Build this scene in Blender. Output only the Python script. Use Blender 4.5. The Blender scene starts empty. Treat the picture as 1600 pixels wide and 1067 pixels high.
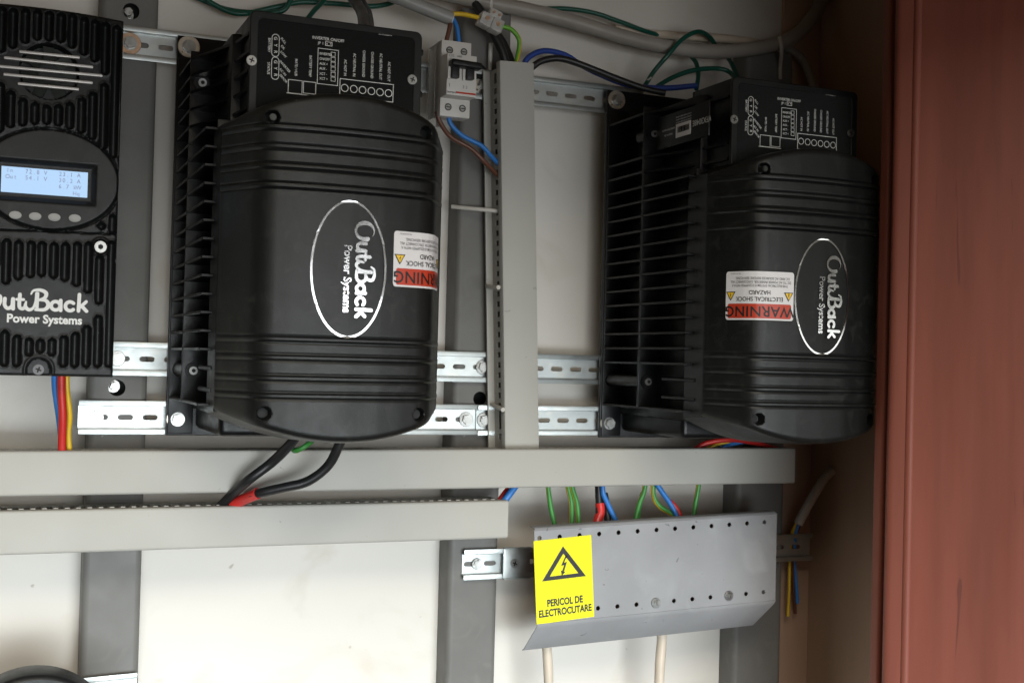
import bpy, bmesh, math, random
import numpy as np
from mathutils import Vector, Matrix
random.seed(7)
rad = math.radians
S = bpy.context.scene
COL = S.collection

# ------------------------------------------------------------------ camera
CAMD = 1.35                                     # metres from camera to the plane of the rail fronts (Y = 0)
FPX = 1950.0                                    # focal length in photo pixels (photo is 1600 wide)
yaw, pitch, roll = rad(23.0), rad(0.94), rad(-1.48)
F = Vector((math.sin(yaw)*math.cos(pitch), math.cos(yaw)*math.cos(pitch), math.sin(pitch)))
R0 = Vector((math.cos(yaw), -math.sin(yaw), 0)); U0 = R0.cross(F)
R = R0*math.cos(roll) - U0*math.sin(roll); U = R0*math.sin(roll) + U0*math.cos(roll)
cd = bpy.data.cameras.new('camera'); cam = bpy.data.objects.new('camera', cd); COL.objects.link(cam)
m = Matrix((R, U, -F)).transposed().to_4x4(); m.translation = Vector((0, -CAMD, 0)); cam.matrix_world = m
cd.sensor_width = 36; cd.lens = 36*FPX/1600; cd.clip_end = 100; cd.clip_start = 0.02
cd.dof.use_dof = True; cd.dof.focus_distance = 1.28; cd.dof.aperture_fstop = 10
S.camera = cam

def at(px, py, Y):
    "point of the plane at depth Y that the photo shows at pixel px, py"
    d = F + R*((px-800)/FPX) - U*((py-533.5)/FPX)
    return Vector((0, -CAMD, 0)) + d*((Y+CAMD)/d.y)

# ------------------------------------------------------------------ light
w = bpy.data.worlds.new('World'); S.world = w; w.use_nodes = True
bg = w.node_tree.nodes['Background']; bg.inputs[0].default_value = (1.0, 0.84, 0.60, 1); bg.inputs[1].default_value = 0.045
def lamp(name, loc, target, sx, sy, power, col, spread=180):
    l = bpy.data.lights.new(name, 'AREA'); l.shape = 'RECTANGLE'; l.size = sx; l.size_y = sy; l.energy = power; l.color = col
    l.spread = rad(spread)
    o = bpy.data.objects.new(name, l); COL.objects.link(o); o.location = loc
    o.rotation_euler = (Vector(target)-Vector(loc)).to_track_quat('-Z', 'Y').to_euler(); return o
lamp('sky_light', (-0.15, -2.6, 1.72), (0.0, 0, -0.3), 2.0, 1.4, 58, (1.0, 0.92, 0.78))
lamp('ground_light', (0.0, -2.5, -0.98), (-0.08, 0, -1.60), 2.6, 1.3, 44, (0.86, 0.955, 1.0), 70)
lamp('horizon_light', (0.45, -2.6, -0.20), (0.05, 0, -0.50), 1.9, 0.70, 4.5, (0.97, 0.99, 1.0), 80)
lamp('far_ground_light', (2.50, -2.6, -0.09), (0.85, -0.27, 0.05), 1.3, 0.44, 3.0, (0.98, 1.0, 0.95))
S.view_settings.view_transform = 'Standard'; S.view_settings.look = 'None'; S.view_settings.exposure = 0.45; S.view_settings.gamma = 1
S.render.resolution_x = 1024; S.render.resolution_y = 682
try:
    S.cycles.max_bounces = 8; S.cycles.transparent_max_bounces = 12
except Exception: pass

# ------------------------------------------------------------------ materials
def mat(name, col, rough=0.5, metal=0.0, var=0.0, vscale=30, rvar=0.0, bump=0.0, bscale=300, spec=0.5, stain=None, stscale=6, stretch=(1,1,1), coat=0.0, speck=None, spscale=70, spth=.70):
    ma = bpy.data.materials.new(name); ma.use_nodes = True; nt = ma.node_tree; N = nt.nodes; L = nt.links
    b = N['Principled BSDF']; b.inputs['Roughness'].default_value = rough; b.inputs['Metallic'].default_value = metal
    b.inputs['Specular IOR Level'].default_value = spec; b.inputs['Base Color'].default_value = (*col, 1); b.inputs['Coat Weight'].default_value = coat
    if not (var or rvar or bump or stain): return ma
    tc = N.new('ShaderNodeTexCoord'); mp = N.new('ShaderNodeMapping'); mp.inputs['Scale'].default_value = stretch
    L.new(tc.outputs['Object'], mp.inputs['Vector'])
    def noise(s, d=5, dist=0):
        n = N.new('ShaderNodeTexNoise'); n.inputs['Scale'].default_value = s; n.inputs['Detail'].default_value = d; n.inputs['Distortion'].default_value = dist
        L.new(mp.outputs[0], n.inputs['Vector']); return n
    def ramp(src, a, b_, lo, hi):
        r = N.new('ShaderNodeMapRange'); r.inputs['From Min'].default_value = a; r.inputs['From Max'].default_value = b_
        r.inputs['To Min'].default_value = lo; r.inputs['To Max'].default_value = hi; L.new(src, r.inputs['Value']); return r
    if var:
        n = noise(vscale); r = ramp(n.outputs['Fac'], .3, .7, 1-var, 1+var)
        mx = N.new('ShaderNodeMix'); mx.data_type = 'RGBA'; mx.blend_type = 'MULTIPLY'; mx.inputs[0].default_value = 1
        mx.inputs[6].default_value = (*col, 1); L.new(r.outputs[0], mx.inputs[7]); out = mx.outputs[2]
        if stain:
            n2 = noise(stscale, 8, 1.2); r2 = ramp(n2.outputs['Fac'], .56, .74, 0, 1)
            m2 = N.new('ShaderNodeMix'); m2.data_type = 'RGBA'; m2.inputs[7].default_value = (*stain, 1)
            L.new(r2.outputs[0], m2.inputs[0]); L.new(out, m2.inputs[6]); out = m2.outputs[2]
        if speck:
            n3 = noise(spscale, 2, .6); r3 = ramp(n3.outputs['Fac'], spth, spth+.03, 0, .8)
            m3 = N.new('ShaderNodeMix'); m3.data_type = 'RGBA'; m3.inputs[7].default_value = (*speck, 1)
            L.new(r3.outputs[0], m3.inputs[0]); L.new(out, m3.inputs[6]); out = m3.outputs[2]
        L.new(out, b.inputs['Base Color'])
    if rvar:
        n = noise(vscale*2.3); r = ramp(n.outputs['Fac'], .3, .7, max(.02, rough-rvar), rough+rvar); L.new(r.outputs[0], b.inputs['Roughness'])
    if bump:
        n = noise(bscale, 3); bp = N.new('ShaderNodeBump'); bp.inputs['Strength'].default_value = bump; bp.inputs['Distance'].default_value = .001
        L.new(n.outputs['Fac'], bp.inputs['Height']); L.new(bp.outputs[0], b.inputs['Normal'])
    return ma
M = {}
M['wall'] = mat('cream_wall_paint', (.655, .624, .575), .6, spec=.2, var=.05, vscale=3, rvar=.1, bump=.2, bscale=90, stain=(.60, .555, .49), stscale=9, speck=(.40, .35, .29), spscale=34, spth=.752)
M['side'] = mat('brown_board', (.44, .30, .215), .6, var=.15, vscale=9, bump=.3, bscale=60, stretch=(1, 1, .15))  # brown of the side board, also used for the wall's shade strip
M['roof'] = mat('roof_board', (.34, .20, .08), .7, var=.15, vscale=9)
M['red'] = mat('red_brown_paint', (.205, .060, .040), .50, spec=.3, var=.2, vscale=26, rvar=.08, bump=.35, bscale=45, stretch=(1, 1, .08), stain=(.155, .043, .029), stscale=18, speck=(.12, .036, .027), spscale=90, spth=.68)
M['post'] = mat('grey_steel_paint', (.160, .156, .147), .48, spec=.2, var=.1, vscale=14, rvar=.08, bump=.08, bscale=200, stain=(.175, .17, .16), stscale=26, speck=(.27, .27, .26), spscale=120, spth=.765)
M['zinc'] = mat('zinc_plate', (.45, .48, .475), .42, 1.0, var=.08, vscale=30, rvar=.06, bump=.05, bscale=90, stain=(.50, .51, .48), stscale=30)
M['bolt'] = mat('bolt_steel', (.36, .36, .345), .36, 1.0, var=.15, vscale=160, rvar=.1)
M['washer'] = mat('washer_steel', (.55, .50, .42), .35, 1.0, var=.15, vscale=120, rvar=.1)
M['rustwasher'] = mat('copper_washer', (.50, .33, .22), .4, .8, var=.2, vscale=120)
M['duct'] = mat('grey_duct_plastic', (.435, .425, .39), .5, spec=.25, var=.035, vscale=9, rvar=.06, bump=.05, bscale=150, speck=(.28, .27, .24), spscale=90, spth=.745)
M['black'] = mat('black_moulded_plastic', (.0085, .009, .0094), .40, var=.15, vscale=40, rvar=.05, bump=.16, bscale=1600, spec=.28, stain=(.018, .018, .018), stscale=70, speck=(.10, .10, .09), spscale=210, spth=.765)
M['cast'] = mat('black_cast_cover', (.0088, .0098, .0096), .35, var=.1, vscale=30, rvar=.045, bump=.2, bscale=1500, spec=.31, stain=(.019, .02, .019), stscale=60, speck=(.09, .09, .085), spscale=190, spth=.775)
M['body'] = mat('black_cast_body', (.005, .005, .0055), .36, var=.15, vscale=30, rvar=.08, bump=.15, bscale=700, spec=.28)
M['dark'] = mat('dark_inside', (.006, .006, .006), .7, var=.1)
M['foil'] = mat('silver_foil', (.82, .83, .84), .16, 1.0, var=.04, vscale=40, rvar=.03)
M['white'] = mat('white_print', (.78, .78, .76), .5, var=.03)
M['print'] = mat('grey_white_print', (.55, .56, .56), .5, var=.03)
M['blackprint'] = mat('black_print', (.012, .012, .012), .5, var=.05)
M['greyprint'] = mat('grey_print', (.16, .16, .17), .5, var=.05)
M['sticker'] = mat('white_sticker', (.74, .73, .74), .35, spec=.35, var=.02)
M['redprint'] = mat('orange_red_print', (.50, .045, .018), .35, var=.05)
M['yelprint'] = mat('amber_print', (.85, .55, .03), .4, var=.03)
M['yellow'] = mat('yellow_sign', (.86, .82, .03), .6, spec=.12, var=.035, vscale=20)
M['panel'] = mat('grey_sheet_metal', (.31, .313, .325), .55, .0, spec=.2, var=.09, vscale=12, rvar=.1, bump=.1, bscale=80, stain=(.345, .35, .36), stscale=22, speck=(.15, .15, .155), spscale=95, spth=.715)
M['breaker'] = mat('breaker_white', (.62, .60, .565), .4, var=.02)
M['btn'] = mat('grey_button', (.36, .355, .34), .5, var=.04)
M['bars'] = mat('grey_bar', (.52, .50, .48), .4, .3, var=.05)
M['pcb'] = mat('green_circuit_board', (.010, .042, .028), .4, var=.4, vscale=120)
M['comp'] = mat('board_component', (.03, .034, .03), .4, var=.3, vscale=90)
M['tie'] = mat('cable_tie', (.55, .53, .48), .5, var=.04)
for n, c in dict(red=(.55,.025,.02), blue=(.03,.19,.56), dkblue=(.02,.055,.28), black=(.014,.014,.015), brown=(.12,.045,.025), yellow=(.72,.47,.02), green=(.045,.24,.045), ltgreen=(.15,.42,.04), dkgreen=(.004,.075,.05), grey=(.31,.31,.30), conduit=(.31,.285,.255), cream=(.60,.52,.42), whitey=(.5,.47,.42)).items():
    M['w_'+n] = mat(n+'_insulation', c, .4, var=.07, vscale=40, rvar=.06)
M['tape'] = mat('red_tape', (.62, .03, .025), .3, var=.1, vscale=90, bump=.2, bscale=250)
def clear(name, col, alpha, rough=.06):
    ma = bpy.data.materials.new(name); ma.use_nodes = True; nt = ma.node_tree; N = nt.nodes; L = nt.links
    N.remove(N['Principled BSDF']); o = N['Material Output']
    t = N.new('ShaderNodeBsdfTransparent'); t.inputs[0].default_value = (*col, 1)
    p = N.new('ShaderNodeBsdfPrincipled'); p.inputs['Base Color'].default_value = (*col, 1); p.inputs['Roughness'].default_value = rough
    fr = N.new('ShaderNodeFresnel'); fr.inputs[0].default_value = 1.5
    ad = N.new('ShaderNodeMath'); ad.inputs[1].default_value = alpha; L.new(fr.outputs[0], ad.inputs[0])
    mx = N.new('ShaderNodeMixShader'); L.new(ad.outputs[0], mx.inputs[0]); L.new(t.outputs[0], mx.inputs[1]); L.new(p.outputs[0], mx.inputs[2]); L.new(mx.outputs[0], o.inputs[0]); return ma
M['smoke'] = clear('smoked_clear_plastic', (.36, .38, .37), .0, .05)
M['clear'] = clear('clear_plastic', (.97, .97, .965), .05, .12)
M['milky'] = clear('milky_plastic', (.96, .95, .93), .30, .2)
def lcdmat():
    ma = mat('backlit_display', (.05, .10, .2), .12); b = ma.node_tree.nodes['Principled BSDF']
    b.inputs['Emission Color'].default_value = (.48, .68, .92, 1); b.inputs['Emission Strength'].default_value = .70; return ma
M['lcd'] = lcdmat()
M['lcdtext'] = mat('display_segments', (.34, .36, .62), .3, var=.05)

# ------------------------------------------------------------------ helpers
def link(name, me, mt, parent=None, loc=None, rot=None, smooth=False):
    o = bpy.data.objects.new(name, me); COL.objects.link(o)
    if mt is not None and not me.materials:
        for q in (mt if isinstance(mt, (list, tuple)) else [mt]): me.materials.append(M[q] if isinstance(q, str) else q)
    if parent: o.parent = parent
    if loc is not None: o.location = loc
    if rot is not None: o.rotation_euler = rot
    if smooth:
        me.polygons.foreach_set('use_smooth', [True]*len(me.polygons))
    return o
def tag(o, label, cat, group=None, kind=None):
    o['label'] = label; o['category'] = cat
    if group: o['group'] = group
    if kind: o['kind'] = kind
    return o
def thing(name, loc, label, cat, group=None, rot=None):
    o = bpy.data.objects.new(name, None); COL.objects.link(o); o.location = loc; o.empty_display_size = .02
    if rot: o.rotation_euler = rot
    return tag(o, label, cat, group)
def struct(o): o['kind'] = 'structure'; return o
def mesh(bm, name='m', smooth_angle=None):
    me = bpy.data.meshes.new(name); bm.to_mesh(me); bm.free()
    if smooth_angle:
        me.polygons.foreach_set('use_smooth', [True]*len(me.polygons)); me.set_sharp_from_angle(angle=rad(smooth_angle))
    return me
def addbox(bm, a, b, bev=0, seg=2):
    lo = [min(p, q) for p, q in zip(a, b)]; hi = [max(p, q) for p, q in zip(a, b)]
    t = bmesh.new(); r = bmesh.ops.create_cube(t, size=1)
    for v in t.verts: v.co = Vector([(l+h)/2 + c*(h-l) for c, l, h in zip(v.co, lo, hi)])
    if bev: bmesh.ops.bevel(t, geom=t.edges[:], offset=bev, segments=seg, affect='EDGES', profile=.6)
    me = bpy.data.meshes.new('t'); t.to_mesh(me); t.free(); bm.from_mesh(me); bpy.data.meshes.remove(me); return bm
def box(name, a, b, mt, parent=None, bev=0, seg=2, **k):
    return link(name, mesh(addbox(bmesh.new(), a, b, bev, seg), name, 40 if bev else None), mt, parent, **k)
def addcyl(bm, c, r, h, n=20, axis='y', r2=None, bev=0):
    "cylinder centred at c, front end towards -Y"
    t = bmesh.new(); bmesh.ops.create_cone(t, cap_ends=True, segments=n, radius1=r, radius2=r if r2 is None else r2, depth=h)
    if bev: bmesh.ops.bevel(t, geom=[e for e in t.edges if abs(e.verts[0].co.z-e.verts[1].co.z) < 1e-7], offset=bev, segments=2, affect='EDGES')
    if axis == 'y': bmesh.ops.rotate(t, verts=t.verts, matrix=Matrix.Rotation(rad(90), 3, 'X'))
    if axis == 'x': bmesh.ops.rotate(t, verts=t.verts, matrix=Matrix.Rotation(rad(90), 3, 'Y'))
    bmesh.ops.translate(t, verts=t.verts, vec=c)
    me = bpy.data.meshes.new('t'); t.to_mesh(me); t.free(); bm.from_mesh(me); bpy.data.meshes.remove(me); return bm
def cyl(name, c, r, h, mt, parent=None, n=20, bev=0, axis='y', r2=None):
    return link(name, mesh(addcyl(bmesh.new(), c, r, h, n, axis, r2, bev), name, 40), mt, parent)
def catmull(pts, n):
    P = [Vector(p) for p in pts]; P = [P[0]*2-P[1]] + P + [P[-1]*2-P[-2]]; out = []
    for i in range(1, len(P)-2):
        a, b, c, d = P[i-1:i+3]
        for k in range(n):
            t = k/n; out.append(.5*((2*b) + (c-a)*t + (2*a-5*b+4*c-d)*t*t + (3*b-a-3*c+d)*t**3))
    out.append(P[-2]); return out
def tubemesh(pts, r, n=10, seg=8, split=0, twist=0.0):
    P = catmull(pts, seg); V = []; Fc = []; mi = []
    T = [(P[min(i+1, len(P)-1)]-P[max(i-1, 0)]).normalized() for i in range(len(P))]
    nrm = T[0].orthogonal().normalized()
    for i, p in enumerate(P):
        nrm = (nrm - T[i]*nrm.dot(T[i])).normalized(); bn = T[i].cross(nrm)
        rr = r[0]+(r[1]-r[0])*i/(len(P)-1) if isinstance(r, tuple) else r
        for k in range(n):
            a = 2*math.pi*k/n + twist*i; V.append(p + (nrm*math.cos(a)+bn*math.sin(a))*rr)
    for i in range(len(P)-1):
        for k in range(n):
            Fc.append((i*n+k, i*n+(k+1) % n, (i+1)*n+(k+1) % n, (i+1)*n+k)); mi.append(1 if k < split else 0)
    Fc.append(tuple(range(n))[::-1]); mi.append(0); Fc.append(tuple((len(P)-1)*n+k for k in range(n))); mi.append(0)
    me = bpy.data.meshes.new('tube'); me.from_pydata(V, [], Fc); me.polygons.foreach_set('material_index', mi)
    me.polygons.foreach_set('use_smooth', [True]*len(Fc)); me.set_sharp_from_angle(angle=rad(50)); return me
def conv(me):
    "XY drawing with +Z normal -> XZ plane facing -Y"
    n = len(me.vertices); a = np.empty(n*3, 'f'); me.vertices.foreach_get('co', a); a = a.reshape(-1, 3)
    b = np.stack([a[:, 0], -a[:, 2], a[:, 1]], 1).astype('f'); me.vertices.foreach_set('co', b.ravel()); me.update(); return me
def curve_to_mesh(cu):
    o = bpy.data.objects.new('tmp', cu); COL.objects.link(o); dg = bpy.context.evaluated_depsgraph_get(); dg.update()
    me = bpy.data.meshes.new_from_object(o.evaluated_get(dg)); bpy.data.objects.remove(o); bpy.data.curves.remove(cu)
    me.materials.clear(); return me
def plate(outer, holes, th, bev=0.0):
    "flat sheet in XZ, front face at -th, back at 0, with real holes"
    cu = bpy.data.curves.new('c', 'CURVE'); cu.dimensions = '2D'; cu.fill_mode = 'BOTH'; cu.extrude = th/2-bev; cu.bevel_depth = bev; cu.bevel_resolution = 1
    if bev: cu.offset = -bev
    for poly in [outer]+holes:
        s = cu.splines.new('POLY'); s.points.add(len(poly)-1); s.use_cyclic_u = True
        for p, q in zip(s.points, poly): p.co = (q[0], q[1], 0, 1)
    me = conv(curve_to_mesh(cu)); me.transform(Matrix.Translation((0, -th/2, 0)))
    return me
def circ(cx, cz, r, n=20, rz=None): return [(cx+r*math.cos(2*math.pi*k/n), cz+(rz or r)*math.sin(2*math.pi*k/n)) for k in range(n)]
def stadium(cx, cz, l, h, n=6, vert=False):
    o = []
    for s, a0 in ((1, -90), (-1, 90)):
        for k in range(n+1):
            a = rad(a0+180*k/n); x = s*(l-h)/2+h/2*math.cos(a); z = h/2*math.sin(a)
            o.append((cx+z, cz+x) if vert else (cx+x, cz+z))
    return o
def rrect(x0, x1, z0, z1, r, n=5):
    o = []
    for cx, cz, a0 in ((x1-r, z1-r, 0), (x0+r, z1-r, 90), (x0+r, z0+r, 180), (x1-r, z0+r, 270)):
        for k in range(n+1):
            a = rad(a0+90*k/n); o.append((cx+r*math.cos(a), cz+r*math.sin(a)))
    return o
def text_mesh(body, size, bold=0.0, sx=1.0, shear=0.0, th=.00004, align='CENTER', sp=1.0):
    cu = bpy.data.curves.new('t', 'FONT'); cu.body = body; cu.size = size; cu.offset = bold*size; cu.extrude = th; cu.align_x = align; cu.align_y = 'CENTER'
    cu.shear = shear; cu.resolution_u = 3; cu.space_character = sp
    me = conv(curve_to_mesh(cu)); me.transform(Matrix.Diagonal((sx, 1, 1, 1))); return me
def joinm(items):
    "join (mesh, matrix) pairs into one mesh"
    bm = bmesh.new()
    for me, mx in items:
        q = me.copy(); q.transform(mx); bm.from_mesh(q); bpy.data.meshes.remove(q)
    return mesh(bm)
def clid(poly, axis, L, th):
    "open bent sheet: polyline poly extruded by L along axis ('x': poly is y,z; 'z': poly is x,y), thickness th to its left"
    P = [Vector(p) for p in poly]; inn = []
    for i, p in enumerate(P):
        t = (P[min(i+1, len(P)-1)]-P[max(i-1, 0)]).normalized(); inn.append(p+Vector((-t.y, t.x))*th)
    ring = P+inn[::-1]; bm = bmesh.new(); n = len(ring); k = len(P)
    f3 = (lambda q, e: (e, q.x, q.y)) if axis == 'x' else (lambda q, e: (q.x, q.y, e))
    r0 = [bm.verts.new(f3(q, 0)) for q in ring]; r1 = [bm.verts.new(f3(q, L)) for q in ring]
    for i in range(n): bm.faces.new((r0[i], r0[(i+1) % n], r1[(i+1) % n], r1[i]))
    for r in (r0, r1):
        for i in range(k-1): bm.faces.new((r[i], r[i+1], r[n-2-i], r[n-1-i]))
    bmesh.ops.recalc_face_normals(bm, faces=bm.faces); return mesh(bm, 'lid', 35)
def place(x, z, ang=0, y=0): return Matrix.Translation((x, y, z)) @ Matrix.Rotation(-rad(ang), 4, 'Y')
def frame_mesh(cx, cz, wd, h, t, r=0.0, th=.00008):
    if r: return plate(rrect(cx-wd/2, cx+wd/2, cz-h/2, cz+h/2, r), [rrect(cx-wd/2+t, cx+wd/2-t, cz-h/2+t, cz+h/2-t, max(r-t, .0002))], th)
    return plate([(cx-wd/2, cz-h/2), (cx+wd/2, cz-h/2), (cx+wd/2, cz+h/2), (cx-wd/2, cz+h/2)], [[(cx-wd/2+t, cz-h/2+t), (cx+wd/2-t, cz-h/2+t), (cx+wd/2-t, cz+h/2-t), (cx-wd/2+t, cz+h/2-t)]], th)
def cverts(me, fn):
    n = len(me.vertices); a = np.empty(n*3, 'f'); me.vertices.foreach_get('co', a); a = a.reshape(-1, 3).astype('d')
    me.vertices.foreach_set('co', fn(a).astype('f').ravel()); me.update(); return me
def gridmesh(X, Y, Z):
    "X,Y,Z arrays (rows z, cols x) -> quads facing -Y"
    nr, nc = X.shape; v = np.stack([X, Y, Z], -1).reshape(-1, 3)
    i = np.arange(nr*nc).reshape(nr, nc); f = np.stack([i[:-1, :-1], i[:-1, 1:], i[1:, 1:], i[1:, :-1]], -1).reshape(-1, 4)
    me = bpy.data.meshes.new('grid'); me.from_pydata(v.tolist(), [], f.tolist()); me.polygons.foreach_set('use_smooth', [True]*len(f)); return me
def hexbolt(name, parent, x, z, y, r=.0062, wr=.0105, wmat='washer', head=.005, tilt=15):
    "hex flange bolt (> washer), back of washer at y"
    bm = bmesh.new(); addcyl(bm, (0, -.0018-head/2, 0), r, head, 6, bev=.0006); addcyl(bm, (0, -.0022, 0), r*1.18, .0012, 20); addcyl(bm, (0, -.0018-head-.0003, 0), r*.62, .0008, 16)
    o = link(name, mesh(bm, 'b', 35), 'bolt', parent, (x, y, z), (0, rad(tilt), 0))
    link('washer', plate(circ(0, 0, wr, 28), [circ(0, 0, r*.6, 12)], .0018, .0004), wmat, o); return o
def panscrew(name, parent, x, z, y, r=.0042, cross=True, mt='bolt', rot=20):
    bm = bmesh.new(); addcyl(bm, (0, -.0012, 0), r, .0024, 20, bev=.0008)
    o = link(name, mesh(bm, 's', 35), mt, parent, (x, y, z), (0, rad(rot), 0))
    bm = bmesh.new()
    if cross:
        addbox(bm, (-r*.55, -.0026, -r*.14), (r*.55, -.0023, r*.14)); addbox(bm, (-r*.14, -.00265, -r*.55), (r*.14, -.0023, r*.55))
    else: addcyl(bm, (0, -.0025, 0), r*.5, .0004, 6)
    link('drive_recess', mesh(bm), 'dark', o); return o
def stroke(pts, w0, w1=None, n=8, z=0.0, closed=False):
    "brush stroke as flat ribbon polygon mesh in XZ, widths in same unit; list widths allowed"
    P = catmull([(p[0], 0, p[1]) for p in pts], n); W = w0 if isinstance(w0, list) else [w0, w1 if w1 is not None else w0]
    bm = bmesh.new(); L = []; Rr = []; m_ = len(P)-1
    for i, p in enumerate(P):
        t = (P[min(i+1, m_)]-P[max(i-1, 0)]).normalized(); nn = Vector((-t.z, 0, t.x)); f = i/m_*(len(W)-1); k = min(int(f), len(W)-2); wd = (W[k]+(W[k+1]-W[k])*(f-k))/2
        L.append(p+nn*wd); Rr.append(p-nn*wd)
    def cap(p, t, wd):
        nn = Vector((-t.z, 0, t.x)); return [p+nn*wd*math.cos(a)+t*wd*math.sin(a) for a in [math.pi*k/6 for k in range(1, 6)]]
    t1 = (P[-1]-P[-2]).normalized(); t0 = (P[0]-P[1]).normalized()
    quads = []
    vl = [bm.verts.new(v+Vector((0, z, 0))) for v in L]; vr = [bm.verts.new(v+Vector((0, z, 0))) for v in Rr]
    for i in range(m_): bm.faces.new((vr[i], vr[i+1], vl[i+1], vl[i]))
    c1 = [bm.verts.new(v+Vector((0, z, 0))) for v in cap(P[-1], t1, W[-1]/2)]; bm.faces.new([vl[-1]]+c1+[vr[-1]])
    c0 = [bm.verts.new(v+Vector((0, z, 0))) for v in cap(P[0], t0, W[0]/2)]; bm.faces.new([vr[0]]+c0+[vl[0]])
    bmesh.ops.recalc_face_normals(bm, faces=bm.faces)
    for f in bm.faces:
        if f.normal.y > 0: f.normal_flip()
    return mesh(bm)
def logo_mesh():
    "hand lettered word, x height 1, starts at x = 0, about 8.7 long, plus second line"
    st = []; arc = lambda cx, cz, r, a0, a1, k=10, rz=None: [(cx+r*math.cos(rad(a0+(a1-a0)*i/k)), cz+(rz or r)*math.sin(rad(a0+(a1-a0)*i/k))) for i in range(k+1)]
    Wd = .30
    st.append((arc(.92, .82, .74, 58, 378, 16, .86), [.06, .10, .18, .28, .36, .38, .34, .27, .22, .22, .28, .38, .42]))
    st.append(([(2.05, .95), (2.05, .4), (2.3, .13), (2.62, .35), (2.68, .95)], Wd)); st.append(([(2.70, .95), (2.72, .1)], Wd))
    st.append(([(3.22, 1.35), (3.2, .35), (3.42, .14), (3.55, .2)], Wd)); st.append(([(2.98, .92), (3.52, .92)], .24))
    st.append(([(3.72, .75), (3.68, .35), (3.95, .08), (4.3, .25), (4.48, .8), (4.55, 1.5)], [.16, .30, .30, .22, .2, .26]))
    st.append(([(4.1, 1.42), (4.3, 1.72), (4.85, 1.78), (5.28, 1.55), (5.2, 1.15), (4.72, .92)], [.14, .2, .28, .34, .28, .22])); st.append(([(4.62, 1.5), (4.6, .1)], .26))
    st.append(([(4.75, .95), (5.3, .9), (5.5, .5), (5.2, .14), (4.5, .1)], [.2, .3, .36, .3, .24]))
    st.append((arc(6.08, .5, .36, 0, 360, 12), Wd)); st.append(([(6.48, .98), (6.5, .12)], Wd))
    st.append((arc(7.25, .5, .38, 45, 315, 10), Wd))
    st.append(([(7.98, 1.55), (7.94, .12)], Wd)); st.append(([(8.55, .95), (8.1, .48)], .28)); st.append(([(8.15, .6), (8.6, .13)], .30))
    return joinm([(stroke(p, wv, z=-i*.012), Matrix()) for i, (p, wv) in enumerate(st)])
def logo_pair(scale, bold=.034):
    "the two text lines of the maker's mark, in metres, centred; tops upward"
    a = logo_mesh(); b = text_mesh('Power Systems', 1.0, bold=bold, sx=1.0, th=.0)
    q = joinm([(a, Matrix.Translation((-4.4, 0, 0))), (b, Matrix.Translation((.85, -.02, -.72)) @ Matrix.Diagonal((.98, 1, 1.0, 1)))])
    q.transform(Matrix.Diagonal((scale, scale, scale, 1))); return q

# ------------------------------------------------------------------ cabinet
WY = .042
struct(box('back_wall', (-1.3, WY, -1.3), (1.055, WY+.02, .62), 'wall'))
struct(box('wall_shade_strip', (.9695, WY-.006, -1.3), (1.0292, WY-.0006, .54), 'side'))  # brown strip standing in for shade and brown bounce on the back wall
struct(box('side_wall', (1.03, -.2825, -1.3), (1.055, WY-.0005, .62), 'side'))
struct(box('cabinet_roof', (-1.3, -1.0, .545), (1.3, WY-.001, .575), 'roof'))

JX = at(1368, 533, -.283).x
d = thing('cabinet_door', (JX, -.283, -1.3), 'reddish brown painted wooden cabinet front with its door open at the right edge', 'cabinet door')
bm = addbox(bmesh.new(), (0, -.014, 0), (1.05-JX, 0, 2.2), .004, 4); link('door_jamb', mesh(bm, 'p', 40), 'red', d)
bm = addbox(bmesh.new(), (.0, -.024, 0), (.62, 0, 2.2), .008, 5); link('door_leaf', mesh(bm, 'p', 40), 'red', d, (.0062, -.0145, 0), (0, 0, rad(-42)))
bm = addcyl(bmesh.new(), (.0225, -.0208, 1.1), .0052, 2.19, 20, 'z'); link('edge_moulding', mesh(bm, 'm', 40), 'red', d, (.0062, -.0145, 0), (0, 0, rad(-42)))

# posts
def post(name, x0, x1, label, holes, H=1.9):
    t = thing(name, (x0, WY, -1.3), label, 'post', 'grey steel posts behind the rails')
    wd = x1-x0; th = .003; y = .008-WY
    hs = [circ(h[0]-x0, h[2]+1.3, h[3], 24) for h in holes]
    rc = .0065; me = plate([(rc, 0), (wd-rc, 0), (wd-rc, H), (rc, H)], hs, th); me.transform(Matrix.Translation((0, y+th, 0))); link('front_face', me, 'post', t)
    cor = [(rc, y)]+[(rc-rc*math.sin(rad(a)), y+rc-rc*math.cos(rad(a))) for a in (15, 30, 45, 60, 75)]+[(0, y+rc), (0, -.0008)]
    link('side_flange', clid(cor, 'z', H, -th), 'post', t); link('side_flange', clid([(wd-a_, b_) for a_, b_ in cor], 'z', H, th), 'post', t)
    link('inner_web', mesh(addbox(bmesh.new(), (.004, -.004, .01), (wd-.004, -.001, H-.01))), 'dark', t)
    for h in holes:
        if h[4]:
            b = hexbolt('bolt', t, h[0]-x0+h[4][0], h[2]+1.3+h[4][1], y+.012, .0045, .007, 'bolt', .016)
    return t
def hole(px, py, r, off=None): p = at(px, py, .008); return (p.x, p.y, p.z, r, off)
post('steel_post', .103, .1615, 'grey steel post between the small controller and the left inverter', [hole(205, 18, .0085, (-.003, -.002)), hole(183, 606, .0085, (-.003, .0015))])
post('steel_post', .5045, .5665, 'grey steel post behind the vertical slotted duct', [hole(750, 623, .0085), hole(748, 112, .0085)], 1.711)
post('steel_post', .895, .968, 'grey steel post in the shade behind the right end of the perforated cover', [], 1.712)

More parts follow.
